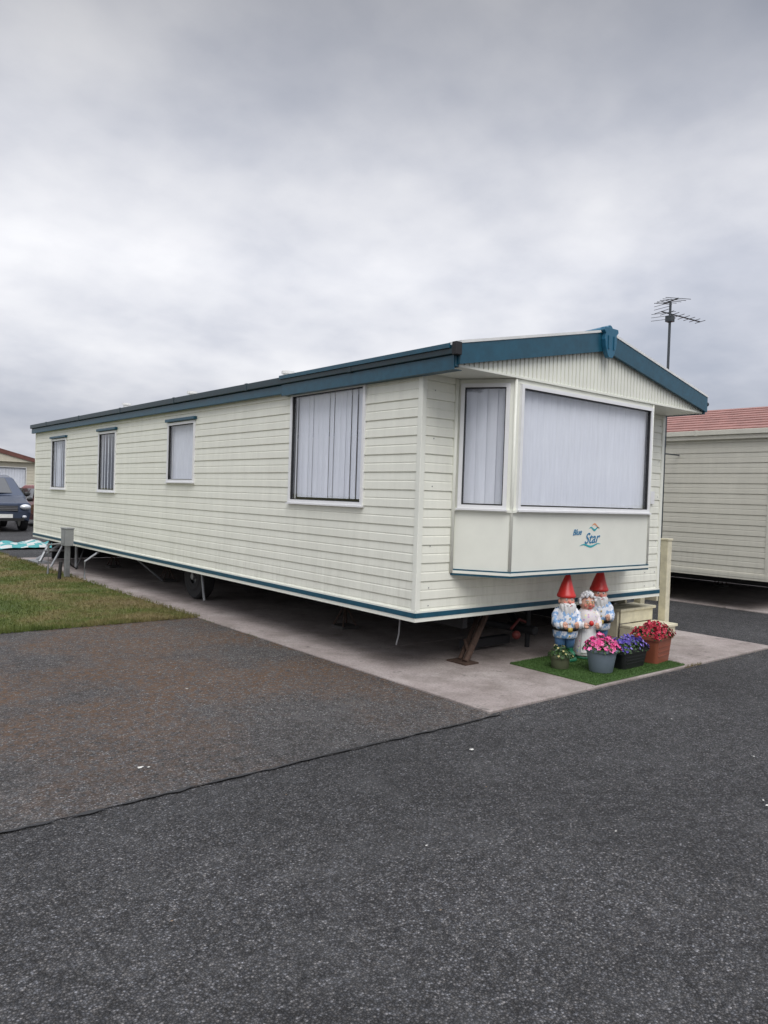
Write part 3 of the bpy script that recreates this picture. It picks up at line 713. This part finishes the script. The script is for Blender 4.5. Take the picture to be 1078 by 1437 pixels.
# ------------------------------------------------------------------ gnomes
skin=simple('painted_skin',(.66,.38,.28),.5,var=.1); redh=simple('red_hat_paint',(.58,.03,.025),.35,var=.15); wb=simple('white_beard_paint',(.76,.76,.75),.6,bmp=.5,var=.12,scale=30)
def patterned():
    m,nt,ns,ls,b=newmat('white_blue_coat_paint'); v=coords(nt)
    k=ramp(nt,[(.50,0),(.56,1)],noi(nt,v,24,3,.6)); c=mix(nt,k.outputs[0],(.72,.74,.78),(.20,.36,.60))
    ls.new(c,b.inputs['Base Color']); b.inputs['Roughness'].default_value=.4; return m
blu=patterned(); blud=simple('blue_trouser_paint',(.14,.27,.52),.45,var=.3); grn=simple('green_boot_paint',(.02,.16,.08),.4); blk=simple('black_paint',(.015,.015,.015),.4); gold=simple('gold_paint',(.6,.42,.08),.4); blush=simple('rosy_cheek_paint',(.68,.22,.17),.5)
gry=simple('grey_hair_paint',(.60,.61,.63),.6,bmp=.6,var=.3,scale=40)
def floral():
    m,nt,ns,ls,b=newmat('floral_dress_paint'); v=coords(nt)
    vo=N(nt,'ShaderNodeTexVoronoi'); vo.inputs['Scale'].default_value=36; ls.new(v,vo.inputs['Vector'])
    k=ramp(nt,[(.28,1),(.34,0)],vo.outputs['Distance']); c=mix(nt,k.outputs[0],(.72,.70,.68),vo.outputs['Color']); c=mix(nt,.45,c,(.70,.62,.62))
    ls.new(c,b.inputs['Base Color']); b.inputs['Roughness'].default_value=.45; return m
flo=floral()
GM=[skin,redh,wb,blu,blud,grn,blk,gold,blush,gry,flo]
def hand(mb,c,s):
    mb.sph(c,(.026,.020,.026),0,10)
    for k in range(4):
        o=Vector(c)+Vector(((-.018+.012*k),-.012,-.012)); L=(.026,.031,.029,.022)[k]
        mb.tube([o,o+Vector((-s*.004,-.012,-L*.5)),o+Vector((-s*.006,-.006,-L))],[.0075,.007,.005],0,6)
    mb.tube([Vector(c)+Vector((-s*.02,-.008,.008)),Vector(c)+Vector((-s*.036,-.018,-.002))],[.008,.006],0,6)
def gnome(x,y,rz,sc,kind,wd=.84):
    G=empty('garden_gnome',(x,y,Z),rz,(sc*wd,sc*wd,sc)); mb=MB()
    mb.lathe([(0,0),(.145,0),(.15,.012),(.14,.03),(.10,.04),(0,.042)],mi=5,n=24,sy=.85)
    if kind=='m':
        for s in (-1,1):
            mb.sph((s*.062,-.045,.068),(.045,.078,.036),5,14); mb.tube([(s*.06,-.005,.05),(s*.06,-.005,.12),(s*.062,0,.15)],[.045,.043,.050],5,12)
            mb.tube([(s*.060,0,.13),(s*.058,0,.22),(s*.05,0,.30)],[.052,.066,.075],4,14)
        mb.lathe([(.130,.225),(.142,.235),(.144,.26),(.148,.31),(.146,.37),(.136,.43),(.118,.49),(.08,.53),(.04,.55)],mi=3,n=28,sy=.86)
        mb.lathe([(.145,.297),(.157,.300),(.157,.325),(.145,.328)],mi=6,n=28,sy=.87)
        mb.box((-.025,-.147,.292),(.025,-.133,.333),7)
        for z in (.25,.37,.42): mb.sph((0,-.128,z),.009,7,8)
    else:
        for s in (-1,1): mb.sph((s*.05,-.07,.05),(.038,.06,.028),6,12)
        mb.lathe([(.150,.035),(.158,.045),(.150,.12),(.138,.2),(.122,.28),(.112,.33),(.128,.38),(.125,.44),(.105,.49),(.07,.53),(.04,.55)],mi=10,n=28,sy=.88,fn=lambda p,t:Vector((p.x*(1+.03*math.sin(9*t)*(p.z<.28)),p.y*(1+.03*math.sin(9*t)*(p.z<.28)),p.z)))
        vs=[];n=9
        for z,r in ((.07,.160),(.15,.150),(.24,.136),(.33,.120)):
            for j in range(n):
                t=-math.pi/2+(-.75+1.5*j/(n-1)); vs.append((r*math.cos(t),r*.93*math.sin(t),z))
        mb.add(vs,[(i*n+j,i*n+j+1,(i+1)*n+j+1,(i+1)*n+j) for i in range(3) for j in range(n-1)],2)
    cm=3 if kind=='m' else 10
    for s in (-1,1):
        mb.tube([(s*.100,0,.49),(s*.136,-.01,.44),(s*.150,-.035,.375),(s*.125,-.10,.345),(s*.095,-.130,.36)],[.034,.040,.038,.033,.030],cm,12)
        mb.tube([(s*.107,-.120,.355),(s*.088,-.138,.364)],[.034,.034],2,10)
        hand(mb,(s*.072,-.150,.37),s)
    mb.sph((0,-.01,.575),(.084,.080,.085),0,20)
    mb.sph((0,-.098,.572),(.020,.022,.018),8,10)
    for s in (-1,1):
        mb.sph((s*.085,0,.575),(.014,.02,.024),0,10)
        mb.sph((s*.046,-.070,.563),(.024,.018,.019),8,10)
        mb.sph((s*.030,-.079,.597),(.014,.010,.012),2,10); mb.sph((s*.030,-.088,.597),(.006,.004,.007),6,8)
        mb.tube([(s*.014,-.086,.616),(s*.032,-.086,.622),(s*.050,-.073,.614)],[.004,.007,.004],2 if kind=='m' else 9,6)
    if kind=='m':
        for s in (-1,1): mb.tube([(s*.004,-.099,.553),(s*.028,-.101,.547),(s*.055,-.084,.553),(s*.068,-.068,.566)],[.012,.016,.011,.004],2,8)
        def bf(p,t): 
            k=1+.09*math.sin(11*t+p.z*25)
            return Vector((p.x*k,p.y*k,p.z))
        mb.lathe([(.070,.558),(.088,.548),(.092,.530),(.090,.50),(.082,.46),(.066,.42),(.046,.385),(.022,.36),(.002,.35)],c=(0,-.045,0),mi=2,n=44,sy=.78,fn=bf)
        mb.tube([(-.014,-.113,.541),(0,-.118,.537),(.014,-.113,.541)],[.003,.005,.003],1,6)
        mb.lathe([(.088,.612),(.102,.612),(.110,.624),(.106,.640),(.094,.66),(.079,.70),(.060,.75),(.041,.795),(.018,.845),(.002,.862)],mi=1,n=28,sy=.98,fn=lambda p,t:Vector((p.x+.54*(p.z-.62)**2,p.y+.03*math.sin((p.z-.6)*6),p.z)))
    else:
        mb.tube([(-.022,-.088,.543),(0,-.094,.537),(.022,-.088,.543)],[.004,.006,.004],1,8)
        for i in range(150):
            t=random.random()*6.283; ph=random.uniform(0,1.75)
            d=Vector((math.sin(ph)*math.cos(t),math.sin(ph)*math.sin(t),math.cos(ph)))
            if d.y<-.45 and d.z<.62: continue
            mb.sph((d.x*.098,-.005+d.y*.095,.597+d.z*.100),random.uniform(.015,.024),9 if i%4 else 2,7)
        for s in (-1,1):
            mb.tube([(s*.032+.018*math.cos(a*.785),-.096,.595+.016*math.sin(a*.785)) for a in range(9)],.0025,7,5,cap=False)
        mb.tube([(-.014,-.097,.597),(.014,-.097,.597)],.0025,7,5)
        mb.sph((0,-.145,.385),(.03,.03,.03),1,10)
    mb.obj('figure',GM,G,smooth=True)
gnome(5.76,4.26,math.radians(-30),.96,'m',.84)
gnome(6.04,4.23,math.radians(-30),.89,'f',.88)
gnome(6.42,4.36,math.radians(-40),.98,'m',.86)
# ------------------------------------------------------------------ world
w=bpy.data.worlds.new('World'); S.world=w; w.use_nodes=True; nt=w.node_tree; ls=nt.links
bg=nt.nodes['Background']
SUN_EL,SUN_AZ=math.radians(50),math.radians(208)
sky=nt.nodes.new('ShaderNodeTexSky'); sky.sky_type='NISHITA'; sky.sun_disc=False; sky.sun_elevation=SUN_EL; sky.sun_rotation=SUN_AZ; sky.dust_density=3
tc=nt.nodes.new('ShaderNodeTexCoord'); sp=nt.nodes.new('ShaderNodeSeparateXYZ'); ls.new(tc.outputs['Generated'],sp.inputs[0])
mz=N(nt,'ShaderNodeMath',operation='MAXIMUM'); ls.new(sp.outputs[2],mz.inputs[0]); mz.inputs[1].default_value=0
ad=N(nt,'ShaderNodeMath',operation='ADD'); ls.new(mz.outputs[0],ad.inputs[0]); ad.inputs[1].default_value=.28
dx=N(nt,'ShaderNodeMath',operation='DIVIDE'); ls.new(sp.outputs[0],dx.inputs[0]); ls.new(ad.outputs[0],dx.inputs[1])
dy=N(nt,'ShaderNodeMath',operation='DIVIDE'); ls.new(sp.outputs[1],dy.inputs[0]); ls.new(ad.outputs[0],dy.inputs[1])
cb=nt.nodes.new('ShaderNodeCombineXYZ'); ls.new(dx.outputs[0],cb.inputs[0]); ls.new(dy.outputs[0],cb.inputs[1]); cb.inputs[2].default_value=5.3
n1=noi(nt,cb.outputs[0],.85,5,.48)
n2=noi(nt,cb.outputs[0],2.6,7,.52)
am=mix(nt,.40,n1,n2)
cl=ramp(nt,[(.36,(.42,.45,.53)),(.46,(.55,.57,.64)),(.54,(.70,.71,.76)),(.64,(.86,.86,.885))],am)
e2=ramp(nt,[(0,.27),(.07,.265),(.16,.31),(.28,.325),(.40,.285),(.55,.185),(.72,.62),(1,.90)],sp.outputs[2])
cc=mix(nt,1,cl.outputs[0],e2.outputs[0],'MULTIPLY')
up=nt.nodes.new('ShaderNodeVectorMath'); up.operation='SCALE'; up.inputs[3].default_value=37.0; ls.new(cc,up.inputs[0])
fin=mix(nt,.94,sky.outputs[0],up.outputs[0])
ls.new(fin,bg.inputs[0]); bg.inputs[1].default_value=.10
# ------------------------------------------------------------------ sun
l=bpy.data.lights.new('sun','SUN'); l.energy=1.5; l.angle=math.radians(40); l.color=(1,.98,.95)
so=bpy.data.objects.new('sun',l); COL.objects.link(so)
d=Vector((math.sin(SUN_AZ)*math.cos(SUN_EL),math.cos(SUN_AZ)*math.cos(SUN_EL),math.sin(SUN_EL)))
so.rotation_euler=d.to_track_quat('Z','Y').to_euler(); so.location=d*50
# ------------------------------------------------------------------ camera
c=bpy.data.cameras.new('camera'); co=bpy.data.objects.new('camera',c); COL.objects.link(co)
c.sensor_fit='VERTICAL'; c.sensor_height=36; c.lens=1052/1437*36; c.clip_end=3000; c.clip_start=.05
Rm=Matrix.Rotation(-math.radians(39.6),4,'Z')@Matrix.Rotation(math.pi/2-math.atan(21.5/1052),4,'X')@Matrix.Rotation(math.atan(.0336),4,'Z')
co.matrix_world=Matrix.Translation((0,0,1.5))@Rm
S.camera=co
S.view_settings.view_transform='Standard'; S.view_settings.look='None'; S.view_settings.exposure=0
